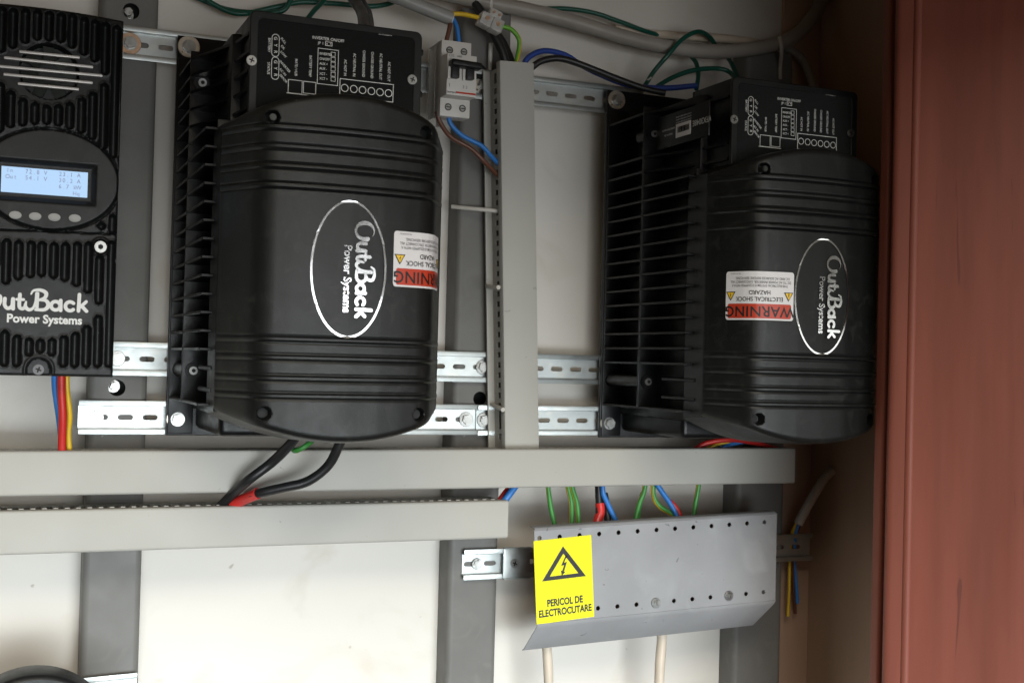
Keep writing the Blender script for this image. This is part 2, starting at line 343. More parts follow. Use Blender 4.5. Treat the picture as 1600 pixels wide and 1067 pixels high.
# rails
def rail_mesh(L, phase=.0125, pitch=.025, skip=()):
    bm = bmesh.new(); hs = []
    x = phase
    while x < L-.009:
        if x > .009: hs.append(stadium(x, 0, .0155, .0056))
        x += pitch
    me = plate([(0, -.0125), (L, -.0125), (L, .0125), (0, .0125)], hs, .001); me.transform(Matrix.Translation((0, .0075, 0))); bm.from_mesh(me); bpy.data.meshes.remove(me)
    for s in (-1, 1):
        addbox(bm, (0, 0, s*.0117), (L, .0072, s*.0127), .0002, 1); addbox(bm, (0, -.0004, s*.0119), (L, .0007, s*.0175), .00035, 2)
    return mesh(bm, 'rail', 40)
def rail(x0, x1, z, label, phase=.0125, tilt=0, y=0.0, group=None):
    o = link('mounting_rail', rail_mesh(x1-x0, phase), 'zinc', None, (x0, y, z), (0, rad(-tilt), 0)); return tag(o, label, 'rail', group)
rt = rail(.10, .74, .322, 'long slotted zinc rail, topmost, behind both inverters and the breaker', .0195)
p = at(204, 67, 0); hexbolt('bolt', rt, p.x-.10, .0, .0066, .0062, .0115, 'rustwasher')
p = at(756, 137, 0); hexbolt('bolt', rt, p.x-.10, .0, .0066, .0055, .0095, 'washer')
rm = rail(.10, .745, -.007, 'slotted zinc rail level with the lower part of the inverters, above the lowest long rail', .010)
p = at(757, 574, 0); hexbolt('bolt', rm, p.x-.10, 0, .0066, .0062, .0085, 'bolt')
hexbolt('bolt', rm, .030, 0, .0066, .0058, .008, 'bolt')
rl = rail(.093, .5415, -.068, 'lowest long slotted zinc rail with its cut end left of the left inverter', .022)
p = at(731, 657, 0); hexbolt('bolt', rl, p.x-.093, 0, .0066, .006, .0085, 'bolt')
p = at(152, 653, 0); hexbolt('bolt', rl, p.x-.093, 0, .0066, .0055, .0065, 'bolt', .003)
rr = rail(.532, .83, -.0685, 'slotted zinc rail overlapping the lowest long rail, running under the right inverter', .012, y=-.0022)
p = at(758, 657, 0); hexbolt('bolt', rr, p.x-.532, 0, .0066, .006, .0088, 'bolt')

# ------------------------------------------------------------------ ducts
def duct_h(name, x0, x1, z0, z1, y0, y1, label, tabs=False):
    t = thing(name, (x0, y1, z0), label, 'cable duct'); Lx = x1-x0; h = z1-z0; dp = y1-y0; yb = -dp
    prof = [(yb+.010, -.0006), (yb+.0035, -.0006)] + [(yb+.003*(1-math.sin(rad(a))), -.0006+.003*(1-math.cos(rad(a)))) for a in (20, 45, 70, 90)]
    prof = prof + [(y, h-z) for y, z in prof[::-1]]
    link('lid', clid(prof[::-1], 'x', Lx, .0012), 'duct', t)
    for zz, nm in ((h-.0024, 'slotted_side'), (.0012, 'slotted_side')):
        hs = []; x = .006
        while x < Lx-.006:
            hs.append([(x, .014), (x+.0058, .014), (x+.0058, dp-.012), (x, dp-.012)][::1]); x += .0105
        me = plate([(0, 0), (Lx, 0), (Lx, dp-.005), (0, dp-.005)], hs, .0012)
        cverts(me, lambda a: np.stack([a[:, 0], -a[:, 2], zz-a[:, 1]], 1)); link(nm, me, 'duct', t)
    box('back_plate', (0, -.0012, .0014), (Lx, 0, h-.0038), 'duct', t)
    if tabs:
        bm = bmesh.new(); x = .0118
        while x < Lx-.008: addbox(bm, (x, yb+.0112, h-.0011), (x+.0044, yb+.0135, h+.0013)); x += .0105
        link('white_tabs', mesh(bm), 'white', t)['kind'] = 'stuff'  # small white tabs added as a dashed line along the slotted top
    return t
duct_h('cable_duct', -.10, .935, -.141, -.0985, -.058, -.001, 'long grey cable duct lid running the full width under both inverters')
t = duct_h('cable_duct', -.10, .5475, -.1965, -.1555, -.062, -.004, 'shorter grey cable duct below the long one, ending above the small rail', True)
# vertical duct
va = at(780.6, 95, -.036); vb = at(789, 704, -.036); vlen = (va-vb).length; vang = math.atan2(vb.x-va.x, va.z-vb.z)
vt = thing('cable_duct', (vb.x, 0, vb.z), 'vertical grey slotted cable duct standing between the two inverters', 'cable duct', rot=(0, -vang, 0))
vw = .0435
prof = [(0, -.026), (0, -.0335), (.0008, -.0355), (.0028, -.0363), (vw-.0028, -.0363), (vw-.0008, -.0355), (vw, -.0335), (vw, -.026)]
link('lid', clid(prof, 'z', vlen, .0011), 'duct', vt)
for side in (0, 1):
    hs = []; z = .012; k = 0
    while z < vlen-.016:
        hh = .0062
        if side == 0 and k in (38, 33): hh = .026 if k == 38 else .012
        if side == 0 and k == 1: hh = .030
        hs.append([(-.0235, z), (-.0135, z), (-.0135, z+hh), (-.0235, z+hh)]); z += max(.0103, hh+.0055); k += 1
    me = plate([(-.034, -.002), (-.0026, -.002), (-.0026, vlen-.006), (-.034, vlen-.006)], hs, .0011)
    xx = .0016 if side == 0 else vw-.0027
    cverts(me, lambda a: np.stack([xx-a[:, 1], a[:, 0], a[:, 2]], 1)); bm = bmesh.new(); bm.from_mesh(me); bmesh.ops.recalc_face_normals(bm, faces=bm.faces); link('slotted_side', mesh(bm), 'duct', vt)
bm = addbox(bmesh.new(), (-.0075, -.0025, -.002), (.0055, -.0012, vlen-.006)); addbox(bm, (-.0075, -.005, -.002), (-.0064, -.0012, vlen-.006)); link('base_flange', mesh(bm), 'duct', vt)

# ------------------------------------------------------------------ inverter
X1, X2 = .1795, .6875
CL, CR = .0125, .2225
PR = [(CL-.0003, -.180), (CL, -.2185), (.0140, -.2235), (.0325, -.2600), (.0365, -.2655), (.0420, -.2700), (.0500, -.2735), (.066, -.2765), (.088, -.2790), (.1175, -.2800)]
PR = PR + [(CL+CR-x, y) for x, y in PR[-2::-1]]
_s = np.concatenate([[0], np.cumsum([math.hypot(b[0]-a[0], b[1]-a[1]) for a, b in zip(PR, PR[1:])])]); _px = np.array([p[0] for p in PR]); _py = np.array([p[1] for p in PR])
def xy_of_s(s): return np.interp(s, _s, _px), np.interp(s, _s, _py)
def s_of_x(x): return float(np.interp(x, _px[1:-1], _s[1:-1]))
def prof_y(x): return np.interp(x, _px[1:-1], _py[1:-1])
ZS0, ZS1, SAG, SAGB, XM = -.0490, .2050, .0285, .0260, .1175
def ztop(x): u = (x-XM)/.105; return ZS1 + SAG*(1-u*u)
def zbot(x): u = (x-XM)/.105; return ZS0 - SAGB*(1-u*u)
BEADS = [.1990, .1820, .1655, .1485, .0148, -.0012, -.0192, -.0345]
HOLES = [(.0470, -.0500), (.1880, -.0500), (.0470, .2070), (.1880, .2070)]
def cover_mesh():
    base = np.linspace(CL, CR, 60); fine = np.concatenate([np.arange(h-.0085, h+.0086, .0009) for h in (.0470, .1880)]); edge = np.concatenate([CL+np.array([.0005, .001, .0015, .003]), CR-np.array([.0005, .001, .0015, .003])])
    xs = np.unique(np.round(np.concatenate([base, fine, edge, np.array(PR)[1:-1, 0]]), 5))
    xs = xs[np.concatenate([[True], np.diff(xs) > .0003])]
    mid = np.arange(ZS0, ZS1+.0004, .0009); nd = 26
    v = 1-np.cos(np.linspace(0, math.pi/2, nd)); v = np.sin(np.linspace(0, math.pi/2, nd))
    rows = []
    for k in v[::-1][:-1]: rows.append(ZS0 + (zbot(xs)-ZS0)*k)
    for z in mid: rows.append(np.full_like(xs, z))
    for k in v[1:]: rows.append(ZS1 + (ztop(xs)-ZS1)*k)
    Z = np.array(rows); X = np.tile(xs, (len(rows), 1)); Y = prof_y(X)
    # soften profile corners by averaging along x
    for off in (.0015, -.0015, .003, -.003): Y = Y + prof_y(np.clip(X+off, CL, CR))
    Y /= 5
    for b in BEADS:
        q = np.clip((np.abs(Z-b)-.0012)/.0010, 0, 1); Y -= .0021*(1-q*q*(3-2*q))*np.clip((X-CL)/.004, 0, 1)*np.clip((CR-X)/.004, .35, 1)
        q2 = np.clip(1-np.abs(np.abs(Z-b)-.0031)/.0009, 0, 1); Y += .0012*q2
    dt = np.minimum(np.clip(ztop(X)-Z, 0, 1), np.clip(Z-zbot(X), 0, 1)); rr_ = .007
    q = np.clip(1-dt/rr_, 0, 1); Y += rr_*.8*(1-np.sqrt(np.clip(1-q*q, 0, 1)))
    for hx, hz in HOLES:
        dd = np.hypot(X-hx, Z-hz); q = np.clip((dd-.0050)/.0011, 0, 1); Y += .011*(1-q*q*(3-2*q))
    me = gridmesh(X, Y, Z)
    bm = bmesh.new(); bm.from_mesh(me); bpy.data.meshes.remove(me); bm.edges.ensure_lookup_table()
    be = [e for e in bm.edges if e.is_boundary]; r = bmesh.ops.extrude_edge_only(bm, edges=be)
    for vv in [g for g in r['geom'] if isinstance(g, bmesh.types.BMVert)]:
        if vv.co.z > ZS1: vv.co.z += .001
        if vv.co.z < ZS0: vv.co.z -= .002
        vv.co.y = min(-.222, vv.co.y+.02) if .02 < vv.co.x < .215 else -.216
    be = [e for e in bm.edges if e.is_boundary]; r = bmesh.ops.extrude_edge_only(bm, edges=be)
    for vv in [g for g in r['geom'] if isinstance(g, bmesh.types.BMVert)]:
        if vv.co.z > ZS1: vv.co.z += .0015
        if vv.co.z < ZS0: vv.co.z -= .003
        vv.co.y = -.180
    bmesh.ops.recalc_face_normals(bm, faces=bm.faces)
    n = sum(f.normal.y*f.calc_area() for f in bm.faces)
    if n > 0: bmesh.ops.reverse_faces(bm, faces=bm.faces)
    return mesh(bm, 'cover', 42)
def conform(me, s0, z0, lift):
    "wrap flat XZ mesh (centred at 0) on the cover, s0 = arc length of its centre, z0 = height of its centre"
    def fn(a):
        x, y = xy_of_s(a[:, 0]+s0); dx, dy = xy_of_s(a[:, 0]+s0+.0015); ex, ey = xy_of_s(a[:, 0]+s0-.0015)
        tx, ty = dx-ex, dy-ey; ln = np.hypot(tx, ty)+1e-9; nx, ny = ty/ln, -tx/ln
        k = lift - a[:, 1]; return np.stack([x+nx*k, y+ny*k, a[:, 2]+z0], 1)
    return cverts(me, fn)
def densify(me, n=2):
    bm = bmesh.new(); bm.from_mesh(me); bpy.data.meshes.remove(me)
    bmesh.ops.triangulate(bm, faces=[f for f in bm.faces if len(f.verts) > 4])
    for _ in range(n): bmesh.ops.subdivide_edges(bm, edges=[e for e in bm.edges if e.calc_length() > .004], cuts=1)
    return mesh(bm)
def grid_rr(wd, h, r):
    "rounded rectangle sheet with many columns, in XZ, centred"
    xs = np.concatenate([np.linspace(-wd/2, -wd/2+r, 6), np.linspace(-wd/2+r, wd/2-r, 40)[1:], np.linspace(wd/2-r, wd/2, 6)[1:]])
    q = np.clip((np.abs(xs)-(wd/2-r))/r, 0, 1); hh = h/2 - r*(1-np.sqrt(1-q*q)); X = np.tile(xs, (2, 1)); Z = np.stack([-hh, hh]); return gridmesh(X, np.zeros_like(X), Z)

def AC(px, py):
    p = at(260+px/3.81, py/3.81, -.2305); return (p.x-X1, p.z)
def ac_print():
    it = []; T = lambda s, px, py, size, a=-90, bold=.004, **k: it.append((text_mesh(s, size, bold, **k), place(*AC(px, py), a)))
    def rect(px, py, wpx, hpx, t=.0005, r=0): q = AC(px, py); it.append((frame_mesh(0, 0, wpx*.161e-3, hpx*.161e-3, t, r), place(*q)))
    rect(650, 272, 44, 128, .0005, .0034); rect(648, 408, 44, 128, .0005, .0034)
    for s, y in (('G', 230), ('Y', 271), ('R', 310), ('G', 370), ('Y', 408), ('R', 447)): T(s, 650, y, .0042)
    T('BATTERY', 613, 270, .0033, sx=.95); T('STATUS', 608, 408, .0033, sx=.95)
    for s, x, y in (('FULL', 697, 245), ('OK', 693, 283), ('LOW', 697, 325), ('INVERTER', 706, 398), ('AC IN', 693, 430), ('ERROR', 697, 470)): T(s, x, y, .0030, -45)
    T('MATE / HUB', 772, 402, .0034, sx=.85); T('BATTERY TEMP', 857, 395, .0034, sx=.85)
    rect(767, 518, 82, 78); rect(853, 524, 74, 70)
    a, b = AC(718, 562), AC(896, 566); it.append((plate([(-.0143, -.0003), (.0143, -.0003), (.0143, .0003), (-.0143, .0003)], [], .00008), place((a[0]+b[0])/2, (a[1]+b[1])/2)))
    T('INVERTER ON/OFF', 965, 236, .0040, 0, sx=.9); T('JP 1', 920, 259, .0036, 0); rect(967, 263, 42, 24)
    for x in (957, 978): it.append((plate(circ(0, 0, .0006, 8), [], .00008), place(*AC(x, 263))))
    rect(962, 400, 122, 205)
    for s, y in (('INVERTER', 320), ('ON/OFF', 350), ('AUX +', 379), ('AUX -', 408), ('XCT -', 439), ('XCT +', 468)):
        T(s, 912, y, .0033, 0, align='LEFT', sx=.8); rect(993, y+5, 27, 25, .0004)
    rect(1193, 540, 322, 106, .0006)
    for k, x in enumerate((1062, 1116, 1168, 1221, 1272, 1323)):
        q = AC(x, 525+k*6.3); it.append((plate(circ(0, 0, .0036, 24), [circ(0, 0, .0030, 24)], .00008), place(*q)))
    for s, x, y in (('AC HOT IN', 1065, 405), ('AC NEUTRAL IN', 1119, 388), ('CHASSIS GROUND', 1175, 381), ('CHASSIS GROUND', 1225, 389), ('AC NEUTRAL OUT', 1276, 398), ('AC HOT OUT', 1325, 428)): T(s, x, y, .0036, sx=.82)
    T('575-0028-3', 1303, 207, .0028, 0)
    return joinm(it)
FZ0, FP, NF = .0045, .0168, 17
UFIN = []
def build_inverter(label):
    t = thing('inverter', (0, 0, -.09), label, 'inverter', 'black wall mounted inverters'); O = Vector((0, 0, .09))
    def part(name, me, mt, par=None, **k):
        o = link(name, me, mt, par or t, **k)
        if par is None: o.location = O
        return o
    def pbox(name, a, b, mt='body', bev=.0012, par=None): return part(name, mesh(addbox(bmesh.new(), a, b, bev), name, 40), mt, par)
    # core body
    bm = addbox(bmesh.new(), (.026, -.180, -.058), (.206, -.004, .300), .004); addbox(bm, (.036, -.215, -.03), (.200, -.178, .2))
    part('core', mesh(bm, 'core', 40), 'body')
    pbox('mounting_plate', (.0, -.0075, -.086), (.228, -.0012, .334), 'body', .001)
    # fins down the left side and the right side
    fo = bmesh.new(); addbox(fo, (.002, -.196, -.0013), (.030, -.008, .0013), .0004, 1); fm = mesh(fo, 'fin')
    fr = fm.copy(); fr.transform(Matrix.Translation((.198, 0, 0)))
    # upper fins follow the narrower terminal box
    up = bmesh.new(); pl = [(.002, -.008), (.002, -.098), (.0285, -.178), (.0330, -.222), (.0365, -.222), (.0365, -.008)]
    lo_ = [up.verts.new((x, y, -.0013)) for x, y in pl]; hi_ = [up.verts.new((x, y, .0013)) for x, y in pl]
    up.faces.new(lo_); up.faces.new(hi_[::-1])
    for i in range(len(pl)): up.faces.new((lo_[i], lo_[(i+1) % len(pl)], hi_[(i+1) % len(pl)], hi_[i]))
    bmesh.ops.recalc_face_normals(up, faces=up.faces); um = mesh(up, 'ufin'); UFIN.append(um)
    zs = [-.046]+[FZ0+FP*i for i in range(18)]
    for z in zs:
        if .243 < z < .282: continue
        me = um if z > .222 else fm
        o = link('fin', me, 'body', t); o.location = O+Vector((0, 0, z))
        if z < .222:
            o = link('fin', fr, 'body', t); o.location = O+Vector((0, 0, z))
    pbox('rib', (.0012, -.0975, -.047), (.027, -.0945, .298)); pbox('rib', (.0012, -.0105, -.084), (.027, -.0075, .310)); pbox('rib', (.0125, -.197, -.047), (.03, -.1945, .215))
    pbox('rib', (.201, -.0865, -.047), (.227, -.0835, .298)); pbox('rib', (.201, -.197, -.047), (.226, -.1945, .215))
    # short stubs in the big lower cell
    for z in (-.0125, -.033): part('stub', mesh(addcyl(bmesh.new(), (.014, -.168, z), .0025, .07, 10), 's', 40), 'body')
    # foot under the body
    bm = addbox(bmesh.new(), (.03, -.15, -.078), (.2, -.006, -.05), .006, 3); part('foot', mesh(bm, 'foot', 40), 'body')
    # terminal box with smoked cover
    x0, x1, z0, z1 = .0350, .1935, .200, .3085; yb, yf = -.150, -.2295
    bm = bmesh.new(); addbox(bm, (x0, yb, z0), (x1, yb+.004, z1), .001); addbox(bm, (x0, yf+.002, z0), (x0+.004, yb, z1), .001); addbox(bm, (x1-.004, yf+.002, z0), (x1, yb, z1), .001); addbox(bm, (x0+.0035, yf+.0025, z1-.004), (x1-.0035, yb, z1-.0003), .001)
    bx = part('terminal_box', mesh(bm, 'tb', 40), 'body')
    rim = plate(rrect(x0-.002, x1+.002, z0, z1+.001, .006), [rrect(x0+.006, x1-.006, z0-.0+.002, z1-.006, .004)], .0045, .001); rim.transform(Matrix.Translation((0, yf+.0035, 0))); part('cover_rim', rim, 'black')
    gl = plate(rrect(x0+.0045, x1-.0045, z0+.001, z1-.0045, .004), [], .002); gl.transform(Matrix.Translation((0, yf+.0015, 0))); cv = part('clear_cover', gl, 'smoke')
    pr = ac_print(); pr.transform(Matrix.Translation((0, yf-.0007, 0))); link('printing', pr, 'white', cv)
    b = part('circuit_board', mesh(addbox(bmesh.new(), (x0+.008, -.178, z0+.01), (x1-.010, -.176, z1-.012))), 'pcb')
    rnd = random.Random(3); bm = bmesh.new()
    for k in range(34):
        cx = rnd.uniform(x0+.014, x1-.02); cz = rnd.uniform(z0+.02, z1-.02); sx, sz, sy = rnd.uniform(.001, .005), rnd.uniform(.001, .004), rnd.uniform(.002, .012)
        addbox(bm, (cx-sx, -.178-sy, cz-sz), (cx+sx, -.1779, cz+sz))
    link('board_components', mesh(bm), 'comp', b)
    for (px, py) in ((393, 95), (644, 125)):
        q = at(px, py, yf-.002); s = panscrew('screw', t, q.x-X1, q.z+.09, yf-.001, .0046)
    # lugs of the box edge
    for z in (.222, .252, .292): part('lug', mesh(addbox(bmesh.new(), (x1+.0008, yf+.004, z-.003), (x1+.0055, yf+.012, z+.003), .0015), 'lug', 40), 'black')
    # side label plate
    lp = pbox('label_plate', (.0112, -.2200, .2460), (.0132, -.108, .2830), 'body', .0006)
    sl = []
    def ST(s, y, z, size, a=180, **k):
        me = text_mesh(s, size, **k); sl.append((me, Matrix.Translation((.0111, y-.018, z)) @ Matrix.Rotation(rad(-90), 4, 'Z') @ Matrix.Rotation(-rad(a), 4, 'Y')))
    ST('VFX3048E', -.188, .2640, .0088, a=180, bold=.01)
    for i, z in enumerate((.2765, .2735, .2705)): ST('OUTPUT POWER 3000 VA 48 VDC', -.150, z, .0022)
    ST('MADE IN USA', -.118, .260, .003)
    ST('INVERTER/CHARGER', -.118, .266, .003)
    link('label_lettering', joinm(sl), 'print', lp)
    link('barcode_sticker', mesh(addbox(bmesh.new(), (.0105, -.184, .2535), (.01115, -.153, .2685))), 'sticker', lp)
    bc = bmesh.new(); rnd = random.Random(5); y = -.181
    while y < -.157:
        wv = rnd.uniform(.0003, .0009); addbox(bc, (.0102, y, .2585), (.01045, y+wv, .2650)); y += wv+rnd.uniform(.0004, .0009)
    link('barcode', mesh(bc), 'blackprint', lp)
    # cap screws on bosses
    for x, z, ln in ((.0125, .2665, .03), (.0120, -.0165, .092)):
        b = part('boss', mesh(addcyl(bmesh.new(), (x, -.101+ln/2, z), .0078, ln, 22, bev=.0012), 'boss', 40), 'body')
        bm = bmesh.new(); addcyl(bm, (x, -.1020, z), .0041, .0030, 18, bev=.0007); link('cap_screw', mesh(bm, 'cs', 40), 'bolt', b)
        bm = bmesh.new(); addcyl(bm, (x, -.1037, z), .0021, .0005, 6); link('drive_recess', mesh(bm), 'dark', b)
    # front cover
    part('front_cover', cover_mesh(), 'cast')
    hb = bmesh.new(); addcyl(hb, (HOLES[2][0], prof_y(HOLES[2][0])+.003, HOLES[2][1]), .0030, .010, 16, bev=.0008); part('cover_stud', mesh(hb, 'st', 40), 'comp')
    for k in (0, 1):
        hb = bmesh.new(); addcyl(hb, (HOLES[k][0], prof_y(HOLES[k][0])+.0105, HOLES[k][1]), .0042, .004, 16, bev=.0008); part('cover_screw', mesh(hb, 'st', 40), 'dark')
    # badge
    bs = s_of_x(.1165); bz = .0780
    rg = plate(circ(0, 0, .0345, 96, .0608), [circ(0, 0, .0326, 96, .0589)], .0006); bo = part('badge', conform(rg, bs, bz, .0006), 'foil')
    lg = logo_pair(.0099, .02); lg.transform(place(.0055, .0, -90)); link('badge_lettering', conform(lg, bs, bz, .0011), 'foil', bo)
    # mounting bolts
    for x, z in ((.0115, .3225), (.0115, -.0690), (.2165, -.069), (.2165, .3225)): hexbolt('bolt', t, x, z+.09, -.0078, .0062, .0115, 'washer', .006)
    return t
def copy_tree(o, parent=None):
    c = o.copy(); COL.objects.link(c); c.parent = parent
    for ch in list(o.children): copy_tree(ch, c)
    return c
def warning_sticker(t, s0, zc):
    Wd, H = .0745, .0500
    st = link('warning_sticker', conform(grid_rr(Wd, H, .0028), s0, zc, .0006), 'sticker', t, (0, 0, .09))
    band = grid_rr(.0690, .0150, .002); link('red_band', conform(band, s0, zc-.0158, .0009), 'redprint', st)
    it = []; T = lambda s, x, z, size, bold=.004, **k: it.append((text_mesh(s, size, bold, th=.0, **k), place(-x, -z, 180)))
    T('WARNING', 0, .0157, .0150, .012, sx=1.0, sp=1.05)
    T('ELECTRICAL SHOCK', 0, .0032, .0062, sx=.88); T('HAZARD', 0, -.0035, .0062, sx=.88)
    itb = it; link('black_lettering', conform(densify(joinm(itb), 1), s0, zc, .0012), 'blackprint', st)
    it = []
    T('THIS ELECTRICAL SYSTEM IS EQUIPPED WITH A', 0, -.0105, .0036, sx=.79); T('DC TO AC POWER INVERTER. DISCONNECT ALL', -.001, -.0142, .0036, sx=.82); T('DC AND AC SOURCES BEFORE SERVICING.', -.003, -.0180, .0036, sx=.84)
    T('PN 575-0047-01', .026, -.0228, .0018)
    link('small_lettering', conform(joinm(it), s0, zc, .0012), 'greyprint', st)
    def tri(r, cx, cz): return [(cx+r*math.sin(a), cz+r*math.cos(a)) for a in (rad(180), rad(300), rad(60))][::-1]
    for cx, g in ((-.0312, 'bolt'), (.0312, 'mark')):
        cz = .0010
        link('hazard_triangle', conform(plate(tri(.0062, cx, cz), [], .0001), s0, zc, .0010), 'blackprint', st)
        link('hazard_field', conform(plate(tri(.0046, cx, cz), [], .0001), s0, zc, .0013), 'yelprint', st)
        me = plate([(cx+.0004, cz-.0026), (cx-.0009, cz-.0002), (cx+.0002, cz-.0002), (cx-.0004, cz+.0022), (cx+.0010, cz-.0006), (cx-.0001, cz-.0006)], [], .0001) if g == 'bolt' else plate([(cx-.0003, cz-.002), (cx+.0003, cz-.002), (cx+.0005, cz+.0018), (cx-.0005, cz+.0018)], [], .0001)
        link('hazard_mark', conform(me, s0, zc, .0016), 'blackprint', st)
inv1 = build_inverter('black inverter with its warning sticker right of the oval badge, left of the vertical duct')
inv2 = copy_tree(inv1); inv2['label'] = 'black inverter in the shade by the red door, sticker left of the oval badge'
inv1.location.x = X1; inv2.location.x = X2; inv2.location.z -= .002
warning_sticker(inv1, s_of_x(.1568)+.0765/2, .0900)
warning_sticker(inv2, s_of_x(.0815)-.0745/2, .0765)
for o in list(inv1.children_recursive):
    if o.name.split('.')[0] in ('label_lettering', 'barcode', 'barcode_sticker', 'label_plate'): bpy.data.objects.remove(o)
for z in (.2565, .2733): o = link('fin', UFIN[0], 'body', inv1, (0, 0, .09+z))

# ------------------------------------------------------------------ charge controller
CX0, CX1, CZ0 = -.031, .1165, -.0245
ct = thing('charge_controller', (CX0, .0, CZ0), 'black charge controller with lit display and four grey buttons at the left edge', 'charge controller')
CO = Vector((-CX0, 0, -CZ0))
def c1(px, py, Y=-.1): p = at(px/2.965, py/2.965, Y); return p.x, p.z
def c2(px, py, Y=-.1): p = at(px/2.807, 340+py/2.807, Y); return p.x, p.z
SL = []
for x, a, b in ((10,35,240),(63,42,222),(120,44,200),(175,50,185),(230,55,188),(285,62,195),(337,68,222),(392,85,255),(443,95,285),(492,108,345),(542,122,730),(3,385,610),(52,425,590),(108,458,582),(163,478,575),(218,490,575),(272,488,583),(325,478,597),(380,455,615),(432,430,645),(485,388,690),(523,997,1080),(471,1040,1062)):
    SL.append((c1(x, a), c1(x-(b-a)*.026, b)))
for x, a, b in ((30,95,290),(83,103,272),(137,105,262),(186,107,257),(238,112,265),(288,112,278),(340,110,300),(390,110,330),(438,170,378),(491,105,655),(22,497,650),(75,517,652),(128,530,605),(178,535,592),(229,532,605),(281,520,655),(331,505,655),(382,475,655),(433,430,655)):
    SL.append((c2(x, a), c2(x-(b-a)*.026, b)))
FAN = c1(228, 332); OV = at(79, 281, -.1); OVA, OVB = .0615, .0468
SEAM = at(90, 363, -.1).z; SCR = c2(442, 128); NOT = c2(170, 665)
def ctop(x): return .3215 - .6*np.clip(x-.045, -1, 1)**2
xs = np.arange(CX0, CX1+.0001, .00095); vs = np.linspace(0, 1, 400)
Xg = np.tile(xs, (len(vs), 1)); Zg = CZ0 + vs[:, None]*(ctop(xs)-CZ0)[None, :]
def smooth01(q): q = np.clip(q, 0, 1); return q*q*(3-2*q)
Yg = np.full_like(Xg, -.1) + .10*np.clip(np.abs(Xg-.043)-.058, 0, 1)**1.6
for (ax, az), (bx_, bz_) in SL:
    lo, hi = min(az, bz_)+.0030, max(az, bz_)-.0030
    tz = np.clip(Zg, lo, max(hi, lo)); tx = bx_+(ax-bx_)*np.clip((tz-bz_)/(az-bz_+1e-9), 0, 1)
    dd = np.hypot(Xg-tx, Zg-tz); Yg += .0075*np.sqrt(np.clip(1-(dd/.0036)**2, 0, 1)) - .0007*smooth01(1-np.abs(dd-.0046)/.0010)
dd = np.hypot(Xg-FAN[0], Zg-FAN[1]); Yg += .012*smooth01((.0265-dd)/.0012)
e = np.sqrt(((Xg-OV.x)/OVA)**2+((Zg-OV.z)/OVB)**2); de = (e-1)*.052
Yg -= .0030*smooth01((.0006-de)/.0016); Yg += .0018*smooth01(1-np.abs(de-.0016)/.0012)
L0, L1 = at(2.5, 259, -.104), at(136.5, 308.5, -.104)
bxd = np.maximum(np.abs(Xg-(L0.x+L1.x)/2)-(L1.x-L0.x)/2-.003, np.abs(Zg-(L0.z+L1.z)/2)-(L0.z-L1.z)/2-.003); Yg += .0035*smooth01(1-bxd/.006)
Yg += .0022*smooth01(1-np.abs(Zg-SEAM+.00-.02*(Xg-.05))/.0011)
dd = np.hypot(Xg-SCR[0], Zg-SCR[1]); Yg -= .0015*smooth01((.0095-dd)/.001); Yg += .006*smooth01((.0072-dd)/.001)
nd = np.where(Zg > NOT[1], np.hypot(Xg-NOT[0], Zg-NOT[1]), np.abs(Xg-NOT[0])); Yg -= .0012*smooth01(1-np.abs(nd-.0125)/.002); Yg += .009*smooth01((.0108-nd)/.0012)
ed = np.minimum(np.minimum(CX1-Xg, Xg-CX0), np.minimum(ctop(Xg)-Zg, Zg-CZ0)); q = np.clip(1-ed/.003, 0, 1); Yg += .003*(1-np.sqrt(1-q*q))
me = gridmesh(Xg, Yg, Zg); bm = bmesh.new(); bm.from_mesh(me); bpy.data.meshes.remove(me)
r = bmesh.ops.extrude_edge_only(bm, edges=[e_ for e_ in bm.edges if e_.is_boundary])
for v in [g for g in r['geom'] if isinstance(g, bmesh.types.BMVert)]: v.co.y = -.012
bmesh.ops.recalc_face_normals(bm, faces=bm.faces)
if sum(f.normal.y*f.calc_area() for f in bm.faces) > 0: bmesh.ops.reverse_faces(bm, faces=bm.faces)
link('housing', mesh(bm, 'housing', 60), 'black', ct, CO)
box('back_plate', (CX0+.004, -.012, CZ0+.004), (CX1-.004, -.002, .31), 'dark', ct, .001, loc=CO)
fan = cyl('fan_hub', (FAN[0], -.0925, FAN[1]), .0095, .006, 'black', ct, 20, .001); fan.location = CO
for k in range(7):
    bm = bmesh.new(); addbox(bm, (.008, -.0006, -.0055), (.0245, .0006, .0055)); bmesh.ops.rotate(bm, verts=bm.verts, matrix=Matrix.Rotation(rad(28), 3, 'X'))
    bmesh.ops.rotate(bm, verts=bm.verts, matrix=Matrix.Rotation(rad(51.4*k+10), 3, 'Y')); link('fan_blade', mesh(bm), 'comp', fan, (FAN[0], -.0920, FAN[1]))
for (a, b) in (((88,240),(370,268)), ((18,268),(432,312)), ((-60,303),(475,352)), ((15,345),(430,385)), ((82,388),(366,415))):
    p, q = c1(*a, -.102), c1(*b, -.102); cx, cz = (p[0]+q[0])/2, (p[1]+q[1])/2; ln = math.hypot(q[0]-p[0], q[1]-p[1])
    box('grille_bar', (-ln/2, -.0025, -.0013), (ln/2, .003, .0013), 'bars', ct, .0009, loc=CO+Vector((cx, -.1005, cz)), rot=(0, -math.atan2(q[1]-p[1], q[0]-p[0]), 0))
sc = box('display', (L0.x, -.1022, L1.z), (L1.x, -.0990, L0.z), 'lcd', ct, 0, loc=CO)
it = []
for i, s in enumerate(('In   72.8 V   23.1 A', 'Out  54.1 V   30.2 A', '              6.7 kW', '                  Hq')):
    for k, ch in enumerate(s):
        if ch != ' ': it.append((text_mesh(ch, .0056, .0, sx=.9), place(L0.x+.0055+k*(L1.x-L0.x-.012)/19.5, L0.z-.0036-i*.0058)))
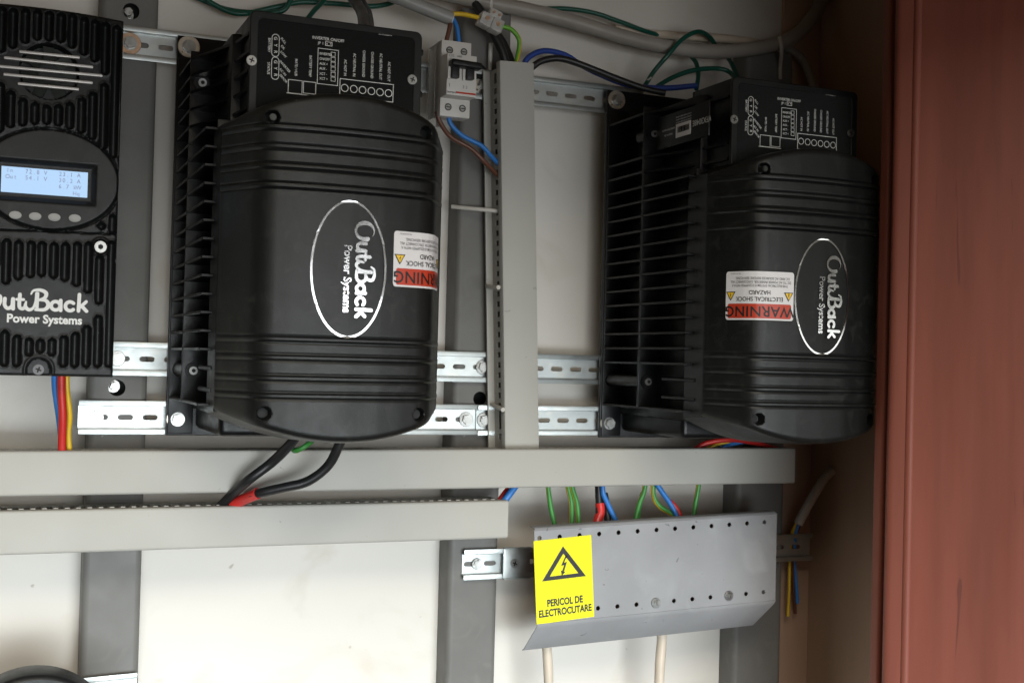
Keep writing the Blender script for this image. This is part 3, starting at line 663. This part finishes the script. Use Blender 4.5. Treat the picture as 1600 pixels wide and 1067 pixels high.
q = joinm(it); q.transform(Matrix.Translation((0, -.1024, 0))); link('display_text', q, 'lcdtext', sc)
for px, py in ((24, 336), (55, 338), (85, 339.5), (117, 341)):
    p = at(px, py, -.105); o = cyl('button', (0, -.1035, 0), .0050, .005, 'btn', ct, 24, .0014); o.location = CO+Vector((p.x, 0, p.z)); o.scale = (1.08, 1, .72)
lg = logo_pair(.0110); pc = at(60, 481, -.1); lg.transform(Matrix.Translation((pc.x-.0035, -.1007, pc.z-.003))); link('lettering', lg, 'white', ct, CO)
o = cyl('cap_screw', (SCR[0], -.0965, SCR[1]), .0056, .005, 'bolt', ct, 20, .0008); o.location = CO
o2 = cyl('drive_recess', (SCR[0], -.0992, SCR[1]), .0026, .0006, 'dark', o, 6)
panscrew('screw', ct, NOT[0]-CX0, NOT[1]-CZ0-.0005, -.0905, .005, True, 'greyprint')

# lower left device (only its rounded top shows) and its rail
p = at(215, 1062, 0); rail(.02, p.x, p.z-.0135, 'bright zinc rail end at the bottom left corner', .01, tilt=1.5)
bt = thing('round_top_device', (.052, 0, -.62), 'black device with a rounded top at the bottom left corner', 'device')
pt = at(55, 1055, -.12); Rr = .074
outl = [(Rr*math.sin(rad(a)), pt.z+.62-Rr+Rr*math.cos(rad(a))) for a in np.linspace(-90, 90, 40)][::-1]
me = plate([(-Rr, 0), (Rr, 0)] + outl, [], .045, .004); me.transform(Matrix.Translation((pt.x-.052, -.075, 0))); link('housing', me, 'black', bt)
inn = [((Rr-.009)*math.sin(rad(a)), pt.z+.62-Rr+(Rr-.009)*math.cos(rad(a))) for a in np.linspace(-90, 90, 40)][::-1]
me = plate([(-Rr+.009, .01), (Rr-.009, .01)] + inn, [], .006, .002); me.transform(Matrix.Translation((pt.x-.052, -.117, 0))); link('front_cover', me, 'cast', bt)

# ------------------------------------------------------------------ breaker
bp = at(690, 121, -.05); BX = at(690, 74, -.045).x; BZ = .3135
bk = thing('circuit_breaker', (BX, 0, BZ), 'white two pole circuit breaker with black toggle on the top rail', 'circuit breaker')
bw = .0355
box('terminal_housing', (0, -.0450, .0185), (bw, -.024, .0425), 'breaker', bk, .0012)
box('terminal_housing', (0, -.0450, -.0425), (bw, -.024, -.0215), 'breaker', bk, .0012)
box('centre_housing', (.0002, -.0640, -.0225), (bw-.0002, -.022, .0235), 'breaker', bk, .0014)
box('base', (.003, -.024, -.036), (bw-.003, -.001, .036), 'clear', bk, .001)
box('side_shell', (-.0012, -.0405, -.041), (.0012, -.0015, .041), 'clear', bk, .0004)
box('side_shell_lip', (-.0016, -.030, -.040), (-.0010, -.0290, .040), 'milky', bk, .0002)
for x in (.0095, .0265):
    for z in (.0315, -.0320):
        o = cyl('terminal_screw', (x, -.0447, z), .0030, .0012, 'bolt', bk, 18)
        link('drive_recess', mesh(addbox(bmesh.new(), (x-.0023, -.0455, z-.0005), (x+.0023, -.0452, z+.0005))), 'dark', o)
        me = plate(circ(x, z, .0040, 20), [circ(x, z, .0029, 20)], .0008); me.transform(Matrix.Translation((0, -.0449, 0))); link('screw_rim', me, 'comp', o)
tb = bmesh.new(); addbox(tb, (.001, -.0775, .0075), (bw+.001, -.0650, .0150), .0026, 3)
tg = link('toggle_bar', mesh(tb, 't', 40), 'black', bk, rot=(0, rad(2), 0))
for x in (.0085, .0260):
    box('toggle', (x-.0045, -.0710, -.0045), (x+.0045, -.0620, .0110), 'black', bk, .0016)
    box('toggle_guard', (x-.0082, -.0668, -.0055), (x-.0045, -.0638, .0085), 'breaker', bk, .0014)
me = joinm([(text_mesh('C32', .0036, .01), place(.0050, .0208)), (text_mesh('6000', .0028, .02), place(.0145, .0207)), (text_mesh('230/400V', .0016), place(.0060, .0172)), (text_mesh('legrand', .0036, .02), place(.0065, -.0193)), (text_mesh('I', .006), place(.0036, -.012)), (text_mesh('3', .0048, 0), place(.0200, -.0125)), (text_mesh('3', .0048, 0), place(.0236, -.0125))]); me.transform(Matrix.Translation((0, -.0643, 0))); link('lettering', me, 'greyprint', bk)
box('red_stripe', (.0115, -.0643, -.0200), (bw-.001, -.06395, -.0180), 'redprint', bk)
box('rail_clip', (.006, -.022, -.0500), (.017, -.014, -.038), 'breaker', bk, .001)

# terminal connector
tp = at(766, 36, -.03); tcn = thing('terminal_connector', tp, 'translucent two way screw connector joining yellow and green wires', 'connector', rot=(0, rad(20), 0))
for k, x in enumerate((-.0072, .0072)):
    bm = addbox(bmesh.new(), (x-.0070, -.008, -.0085), (x+.0070, .008, .0065), .0015); h_ = link('insulator', mesh(bm, 'i', 40), 'milky', tcn)
    bm = addcyl(bmesh.new(), (x, -.0083, .0), .0026, .002, 14); link('clamp_screw', mesh(bm, 'c', 40), 'rustwasher', h_)
bm = addbox(bmesh.new(), (-.006, -.006, .0062), (.009, .007, .0155), .002); link('insulator', mesh(bm, 'i', 40), 'milky', tcn)
for x in (-.002, .0055):
    cyl('clamp_screw', (x, -.0062, .011), .0018, .001, 'rustwasher', tcn, 12)

# ------------------------------------------------------------------ perforated cover and sign
A = at(834, 829, -.075); B = at(1213, 803, -.075); PL = (B-A).length; pang = math.atan2(B.z-A.z, B.x-A.x)
pn = thing('perforated_cover', A, 'grey folded sheet metal cover with rows of round holes, hung askew', 'metal cover', rot=(0, -pang, 0))
hs = [circ(.0065+k*.02492, -.0085, .0027, 16) for k in range(int((PL-.004)/.02492)+1)]
def panel_xz(px, py, Y=-.0765):
    p = at(px, py, Y)-A; c, s = math.cos(pang), math.sin(pang); return p.x*c+p.z*s, -p.x*s+p.z*c
SK = [round((panel_xz(px, py)[0]-.0045)/.02492) for px, py in ((1038, 936), (1142, 923))]
hs2 = [circ(.0045+k*.02492, -.0930, .0027, 16) for k in range(int((PL-.004)/.02492)+1) if k not in SK]
me = plate([(0, 0), (PL, 0), (PL-.003, -.104), (.0028, -.104)], hs+hs2, .0012)
link('face_sheet', me, 'panel', pn)
def strip(name, prof, x0a, x0b, x1a, x1b, mt):
    me = clid(prof, 'x', 1.0, -.0011); za, zb = prof[0][1], prof[-1][1]
    def fn(a):
        k = np.clip((a[:, 2]-za)/(zb-za), 0, 1); l = x0a+(x0b-x0a)*k; r = x1a+(x1b-x1a)*k; a[:, 0] = l+(r-l)*a[:, 0]; return a
    return link(name, cverts(me, fn), mt, pn)
strip('lower_fold', [(-.0012, -.1038), (-.0009, -.1060), (.0006, -.1085), (.0285, -.1385), (.0300, -.1388), (.0312, -.1390)], .0028, -.0015, PL-.003, PL-.016, 'panel')
strip('upper_fold', [(.014, .0024), (.0025, .0022), (.0003, .0015), (-.0010, -.0003)], .001, 0, PL-.001, PL, 'panel')
for k in SK:
    hexbolt('screw', pn, .0045+k*.02492, -.0930, -.0014, .0036, .0058, 'bolt', .004)
box('dark_backing', (.03, .022, -.107), (PL-.02, .05, -.004), 'w_brown', pn, .002)  # brown body inside, enlarged as an added backing that keeps the holes dark
for x in (.03, PL-.03): box('added_backing_standoff', (x-.006, .0024, -.06), (x+.006, .0215, -.04), 'zinc', pn, .001)
def sheet_pt(px, py): p = at(px, py, -.0775); return p
s0, s1, s2, s3 = [panel_xz(*q, -.0775) for q in ((840.5, 845.5), (929, 834.5), (924, 964), (832.5, 975.5))]
sg = thing('warning_sign', A+Vector((0, -.0014, 0)), 'yellow electrocution warning sign with black triangle and lettering on the metal cover', 'sign', rot=(0, -pang, 0))
cx = (s0[0]+s1[0]+s2[0]+s3[0])/4; cz = (s0[1]+s1[1]+s2[1]+s3[1])/4
sw = (math.hypot(s1[0]-s0[0], s1[1]-s0[1])+math.hypot(s2[0]-s3[0], s2[1]-s3[1]))/2; sh = (math.hypot(s0[0]-s3[0], s0[1]-s3[1])+math.hypot(s1[0]-s2[0], s1[1]-s2[1]))/2
sang = math.atan2(s1[1]-s0[1]+s2[1]-s3[1], s1[0]-s0[0]+s2[0]-s3[0]); sgm = place(cx, cz, math.degrees(sang))
me = plate([(-sw/2, -sh/2), (sw/2, -sh/2), (sw/2, sh/2), (-sw/2, sh/2)], [], .0004); me.transform(sgm); link('sign_sheet', me, 'yellow', sg)
u = sw/545.0                                                # units of the enlarged photo of the sign
def sgp(x, y): return ((x-360)*u, (560-y)*u)                # rough centre of sheet in that picture
tri = lambda h, b, top: [(-b/2, top-h), (b/2, top-h), (0, top)]
me = plate(tri(.0365*sw/.0715, .0545*sw/.0715, sh*.40), [tri(.0238*sw/.0715, .0355*sw/.0715, sh*.40-.0083*sw/.0715)], .0001); me.transform(sgm @ Matrix.Translation((0, -.0004, 0))); link('triangle', me, 'blackprint', sg)
k = sw/.0715; zc = sh*.175
bolt = [(.0026,.0098),(-.0032,-.0008),(.0006,-.0002),(-.0022,-.0065),(-.0036,-.0058),(-.0030,-.0122),(.0017,-.0080),(.0000,-.0076),(.0042,.0030),(.0005,.0022),(.0048,.0102)]
me = plate([(x*k, z*k+zc) for x, z in bolt][::-1], [], .0001); me.transform(sgm @ Matrix.Translation((0, -.0004, 0))); link('lightning_arrow', me, 'blackprint', sg)
for s_, z in (('PERICOL DE', -.268), ('ELECTROCUTARE', -.385)):
    me = text_mesh(s_, .0108*k, .036, sx=.76, th=.00005); me.transform(sgm @ Matrix.Translation((0, -.0005, sh*z))); link('lettering', me, 'blackprint', sg)
a = at(725, 882, 0); sr = rail(a.x, a.x+.16, a.z-.0005, 'short zinc rail end sticking out left of the perforated cover', .010, y=0)
p = at(748, 880, 0); hexbolt('bolt', sr, p.x-a.x, 0, .0066, .0052, .0066, 'bolt', .004); 
ec = thing('rail_end_clamp', (a.x+.048, 0, a.z), 'flat zinc end clamp screwed on the short rail left of the metal cover', 'clamp')
bm = addbox(bmesh.new(), (0, -.0035, -.0185), (.034, -.0012, .0185), .0006); addbox(bm, (0, -.006, .0170), (.034, -.0034, .0185)); addbox(bm, (0, -.006, -.0185), (.034, -.0034, -.0170)); link('clamp_plate', mesh(bm, 'c', 40), 'zinc', ec)
panscrew('screw', ec, .0135, 0, -.0036, .0052)
a = at(1270, 854, 0); rail(a.x-.16, a.x, a.z, 'short zinc rail end in the shade right of the metal cover', .012, y=.0)

# ------------------------------------------------------------------ wires
def wire(name, pts, r, mt, label, cat='wire', split=0, twist=.05, group=None, parent=None):
    P = [at(*p) for p in pts]; me = tubemesh(P, r, 10, 8, split, twist)
    o = link(name, me, mt if isinstance(mt, (list, tuple)) else [mt], parent); return o if parent else tag(o, label, cat, group)
GY = ('w_green', 'w_yellow')
# controller tails
wire('wire', [(85,580,-.06),(86,610,-.055),(92,650,-.05),(96,690,-.045),(99,730,-.04)], .0030, 'w_blue', 'blue wire below the charge controller')
wire('wire', [(96,578,-.065),(96,610,-.062),(98,650,-.058),(97,690,-.052),(97,735,-.045)], .0041, 'w_red', 'thick red wire below the charge controller')
wire('wire', [(104,578,-.058),(105,610,-.055),(109,650,-.05),(107,680,-.045),(111,735,-.04)], .0027, ('w_yellow','w_green'), 'yellow and green wire below the charge controller', split=3, twist=.02)
# battery cables of the left inverter
wire('battery_cable', [(470,670,-.12),(455,692,-.11),(425,722,-.09),(388,750,-.082),(360,775,-.056),(335,802,-.040)], .0051, 'w_black', 'black cable nearest the left, dropping from the left inverter', 'cable')
bc2 = wire('battery_cable', [(540,670,-.12),(530,695,-.115),(512,728,-.105),(480,752,-.097),(440,762,-.09),(402,771,-.080),(380,780,-.062),(350,795,-.042)], .0050, 'w_black', 'curved black cable with red tape below the left inverter', 'cable')
o = wire('tape_wrap', [(403,770.5,-.0805),(392,775,-.072),(380,780,-.062),(364,788,-.051)], .0060, 'tape', '', parent=bc2)
wire('wire', [(455,700,-.05),(462,704,-.06),(475,698,-.065),(488,688,-.06),(495,675,-.05)], .0028, GY, 'green and yellow wire loop under the left inverter', split=5)
# breaker
wire('wire', [(705,30,-.035),(702,46,-.036),(697,66,-.036)], .0026, 'w_brown', 'short brown wire entering the breaker from above')
wire('wire', [(708,30,-.036),(714,44,-.038),(717,66,-.038)], .0026, 'w_blue', 'short blue wire entering the breaker from above')
wire('wire', [(682,174,-.035),(688,192,-.034),(704,214,-.03),(735,232,-.03),(756,252,-.03),(779,276,-.022)], .0027, 'w_brown', 'brown wire from the breaker into the vertical duct')
wire('wire', [(700,176,-.036),(704,194,-.036),(722,212,-.034),(752,228,-.033),(766,243,-.030),(780,258,-.022)], .0027, 'w_blue', 'blue wire from the breaker into the vertical duct')
shc = wire('sheathed_cable', [(560,-30,-.02),(610,-8,-.025),(650,8,-.03),(706,30,-.034)], .0078, 'w_grey', 'grey sheathed cable ending above the breaker', 'cable')
wire('cable_sheath_end', [(702,29,-.034),(708,31,-.035)], .0062, 'white', '', parent=shc)
wire('wire', [(707,22,-.036),(725,23,-.036),(747,28,-.033)], .0027, 'w_yellow', 'yellow wire from the grey cable to the connector')
wire('wire', [(781,41,-.03),(798,46,-.03),(810,60,-.028),(811,76,-.024),(806,100,-.015)], .0027, ('w_ltgreen','w_yellow'), 'light green wire from the connector into the vertical duct', split=2)
wire('cord', [(769,-20,-.03),(768,0,-.03),(767,22,-.03)], .0016, 'milky', 'clear cord holding up the connector', 'cord')
# black cables into the duct
wire('cable', [(720,-25,.0),(740,2,-.005),(757,28,-.01),(772,55,-.014),(785,82,-.017),(793,112,-.017)], .0052, 'w_black', 'upper black cable passing behind the connector into the vertical duct', 'cable')
wire('cable', [(758,30,.002),(778,56,.0),(792,80,-.004),(803,112,-.012)], .0050, 'w_black', 'second black cable beside it entering the duct top', 'cable')
o = wire('cable_tie', [(767,68,.0),(766,85,.001),(765,112,.004)], .0026, 'tie', 'pale strap hanging from the cables into the post hole', 'strap')
cg = cyl('cable_grommet', (0, 0, 0), .0088, .010, 'black', None, 24, .002); cg.location = at(748, 113, .006); tag(cg, 'round black grommet in the middle post beside the breaker', 'grommet')
# duct to right inverter
wire('wire', [(816,108,-.015),(826,90,-.016),(850,80,-.014),(882,86,-.010),(908,102,-.006),(940,118,-.01),(985,134,-.02),(1040,138,-.04),(1090,134,-.06)], .0034, 'w_dkblue', 'dark blue wire arching from the duct to the right inverter')
wire('wire', [(826,110,-.018),(846,96,-.020),(876,92,-.022),(915,104,-.024),(965,124,-.026),(1005,138,-.03),(1040,146,-.04)], .0040, 'w_black', 'black wire arching from the duct to the right inverter')
# thick conduit and companions along the top
wire('conduit', [(640,-22,.0),(740,0,-.002),(830,18,-.003),(900,36,-.004),(980,60,-.005),(1050,75,-.006),(1120,81,-.006),(1190,75,-.005),(1240,58,.0),(1275,20,.01),(1290,-20,.02)], .0092, 'w_conduit', 'thick grey cable sagging across the top of the wall', 'cable')
wire('cable', [(960,46,.026),(1020,54,.026),(1090,58,.026),(1160,64,.026),(1215,76,.026)], .0055, 'w_cream', 'pale cable lying behind the thick sagging cable', 'cable')
wire('cable', [(1215,70,.02),(1240,82,.015),(1256,98,.01),(1270,132,-.02),(1278,170,-.06)], .0058, 'w_conduit', 'grey cable dropping behind the right inverter', 'cable')
wire('cable_tie', [(1218,58,-.012),(1221,80,-.016),(1219,104,.004),(1219,124,.004)], .0024, 'tie', 'pale tie hanging from the thick sagging cable', 'cable tie')
G = 'w_dkgreen'
wire('wire', [(310,-12,.02),(335,8,.018),(375,22,.014),(430,12,.012),(470,4,.012),(520,6,.01),(590,10,.01),(640,-6,.012)], .0029, G, 'dark green wire above the left inverter')
wire('wire', [(300,-6,.026),(350,14,.024),(395,20,.01),(440,18,.0),(455,-2,.0),(462,-18,.0)], .0027, G, 'dark green wire looping behind the left inverter')
wire('wire', [(478,34,-.02),(490,18,-.01),(505,2,0),(515,-15,0)], .0028, G, 'dark green wire rising from the left inverter')
wire('cable', [(540,-20,-.02),(556,4,-.04),(566,22,-.07),(570,48,-.12)], .0062, 'w_black', 'black cable entering the left inverter from above', 'cable')
wire('cable', [(550,-20,-.01),(566,6,-.03),(575,24,-.06),(578,48,-.11)], .0050, 'w_black', 'thinner black cable entering the left inverter beside the first', 'cable')
wire('wire', [(840,15,.02),(880,14,.018),(925,20,.016),(970,35,.014),(1005,48,.016),(1035,58,.026),(1060,70,.03)], .0028, G, 'dark green wire crossing above the thick sagging cable')
wire('wire', [(1118,72,.022),(1108,58,.010),(1090,50,-.012),(1066,62,-.020),(1044,86,-.020),(1022,112,-.01),(1008,134,-.015)], .0029, G, 'dark green wire hooked over the thick cable')
wire('wire', [(1066,72,.024),(1078,86,.016),(1088,100,.004),(1091,118,-.01),(1088,140,-.02)], .0028, G, 'short dark green wire dropping behind the right inverter')
wire('wire', [(1020,140,-.02),(1050,122,-.02),(1085,110,-.02),(1125,108,-.02),(1145,118,-.03),(1150,140,-.06)], .0029, G, 'dark green wire bowed above the right inverter')
wire('wire', [(1126,72,.024),(1136,88,.014),(1143,100,.0),(1150,116,-.02),(1155,140,-.05)], .0029, G, 'dark green wire dropping at the corner of the right inverter')
wire('cable_tie', [(1016,122,-.012),(1010,130,-.014),(1004,144,-.012)], .0022, 'tie', 'small pale tie left of the right inverter', 'cable tie')
# ties on the vertical duct
wire('cable_tie', [(706,323,.006),(735,326,-.008),(768,329,-.018),(782,331,-.02)], .0025, 'tie', 'grey tie stretched from the middle post to the vertical duct', 'cable tie')
wire('cable_tie', [(761,447,-.002),(770,449,-.022),(779,449,-.0375)], .0026, 'tie', 'grey tie on the slotted side of the vertical duct, midway down', 'cable tie')
wire('cable_tie', [(769,632,-.003),(777,636,-.022),(786,640,-.0375)], .0026, 'tie', 'grey tie on the slotted side of the vertical duct, near its foot', 'cable tie')
# wires between ducts and metal cover
wire('wire', [(812,748,-.03),(803,762,-.035),(790,780,-.035),(776,800,-.03)], .0042, 'w_blue', 'blue wire passing from the long duct into the shorter duct')
wire('wire', [(806,745,-.02),(797,760,-.026),(785,776,-.028),(770,798,-.025)], .0036, 'w_red', 'dark red wire beside the blue one entering the shorter duct')
wg = 'wires between the long duct and the metal cover'
wire('wire', [(855,745,-.03),(857,768,-.03),(861,795,-.032),(868,826,-.036),(872,840,-.04)], .0029, GY, 'leftmost green wire above the yellow sign', split=4, group=wg)
wire('wire', [(883,745,-.03),(889,768,-.03),(893,790,-.03),(893,838,-.036)], .0029, ('w_green','w_yellow'), 'yellow and green wire, left of a close pair above the yellow sign', split=6, twist=.02, group=wg)
wire('wire', [(889,745,-.032),(896,768,-.032),(902,790,-.032),(905,838,-.036)], .0029, GY, 'green wire, right of a close pair above the yellow sign', split=3, twist=.02, group=wg)
rbw = wire('wire', [(934,742,-.03),(935,770,-.032),(936,792,-.034),(933,830,-.038)], .0042, 'w_black', 'black wire ending in red tape above the metal cover', group=wg)
wire('tape_wrap', [(937,786,-.0335),(938,800,-.035),(934,812,-.036),(931,824,-.038)], .0056, 'tape', '', parent=rbw)
wire('wire', [(944,770,-.026),(948,795,-.03),(951,830,-.034)], .0044, 'w_black', 'black wire behind the blue one above the metal cover', group=wg)
wire('wire', [(942,742,-.036),(942,768,-.038),(948,784,-.038),(966,822,-.038)], .0032, 'w_blue', 'blue wire beside the red tape sleeve', group=wg)
wire('wire', [(1010,742,-.03),(1006,768,-.03),(998,790,-.03),(989,830,-.034)], .0031, ('w_green','w_yellow'), 'green wire in the middle above the metal cover, bending left', split=3, group=wg)
wire('wire', [(1004,770,-.026),(999,790,-.028),(997,806,-.03),(999,826,-.032)], .0028, 'w_green', 'green wire behind the middle one above the metal cover', group=wg)
wire('wire', [(1021,742,-.03),(1021,772,-.03),(1030,790,-.031),(1050,803,-.033),(1066,816,-.038)], .0031, ('w_green','w_yellow'), 'yellow wire curving right above the metal cover', split=6, twist=.0, group=wg)
wire('wire', [(1018,742,-.034),(1030,762,-.035),(1048,788,-.036),(1060,812,-.038),(1064,826,-.04)], .0032, 'w_blue', 'blue wire slanting right above the metal cover', group=wg)
wire('wire', [(1046,782,-.03),(1056,793,-.032),(1063,806,-.034),(1066,820,-.036)], .0032, 'w_red', 'red wire behind the slanting blue one', group=wg)
wire('wire', [(1094,740,-.03),(1090,768,-.03),(1086,790,-.03),(1082,820,-.034)], .0030, ('w_green','w_yellow'), 'rightmost green and yellow wire above the metal cover', split=3, group=wg)
wire('cable', [(1300,735,-.01),(1285,752,-.012),(1265,785,-.012),(1247,818,-.01)], .0060, 'w_whitey', 'pale sheathed cable with stripped end right of the metal cover', 'cable')
wire('wire', [(1248,815,-.006),(1243,835,.004),(1241,870,.016),(1244,910,.016),(1246,942,.016)], .0023, 'w_blue', 'blue wire hanging free in the shade right of the metal cover')
wire('wire', [(1246,815,-.004),(1237,835,.008),(1234,870,.018),(1233,920,.016),(1231,962,.018)], .0021, 'w_yellow', 'yellow wire hanging free in the shade right of the metal cover')
wire('wire', [(1250,818,0),(1240,850,.012),(1239,900,.018),(1243,958,.022)], .0021, 'w_brown', 'brown wire hanging between the yellow and blue ones')
wire('cable', [(852,985,-.03),(855,1020,-.028),(857,1060,-.026),(858,1110,-.024)], .0057, 'w_cream', 'cream cable leaving the metal cover under the yellow sign', 'cable')
wire('cable', [(1033,970,-.03),(1034,1000,-.028),(1031,1040,-.026),(1029,1110,-.024)], .0062, 'w_cream', 'cream cable leaving the middle of the metal cover downward', 'cable')
wire('wire', [(1085,702,-.03),(1105,692,-.035),(1140,687,-.04),(1180,692,-.035),(1230,707,-.025)], .0032, 'w_red', 'red wire in the shade under the right inverter')
wire('wire', [(1100,703,-.025),(1125,693,-.03),(1160,687,-.035),(1200,687,-.035)], .0024, GY, 'yellow and green wire in the shade under the right inverter', split=4)
wire('wire', [(1115,706,-.03),(1140,695,-.034),(1175,688,-.036),(1215,688,-.035)], .0027, 'w_blue', 'blue wire in the shade under the right inverter')
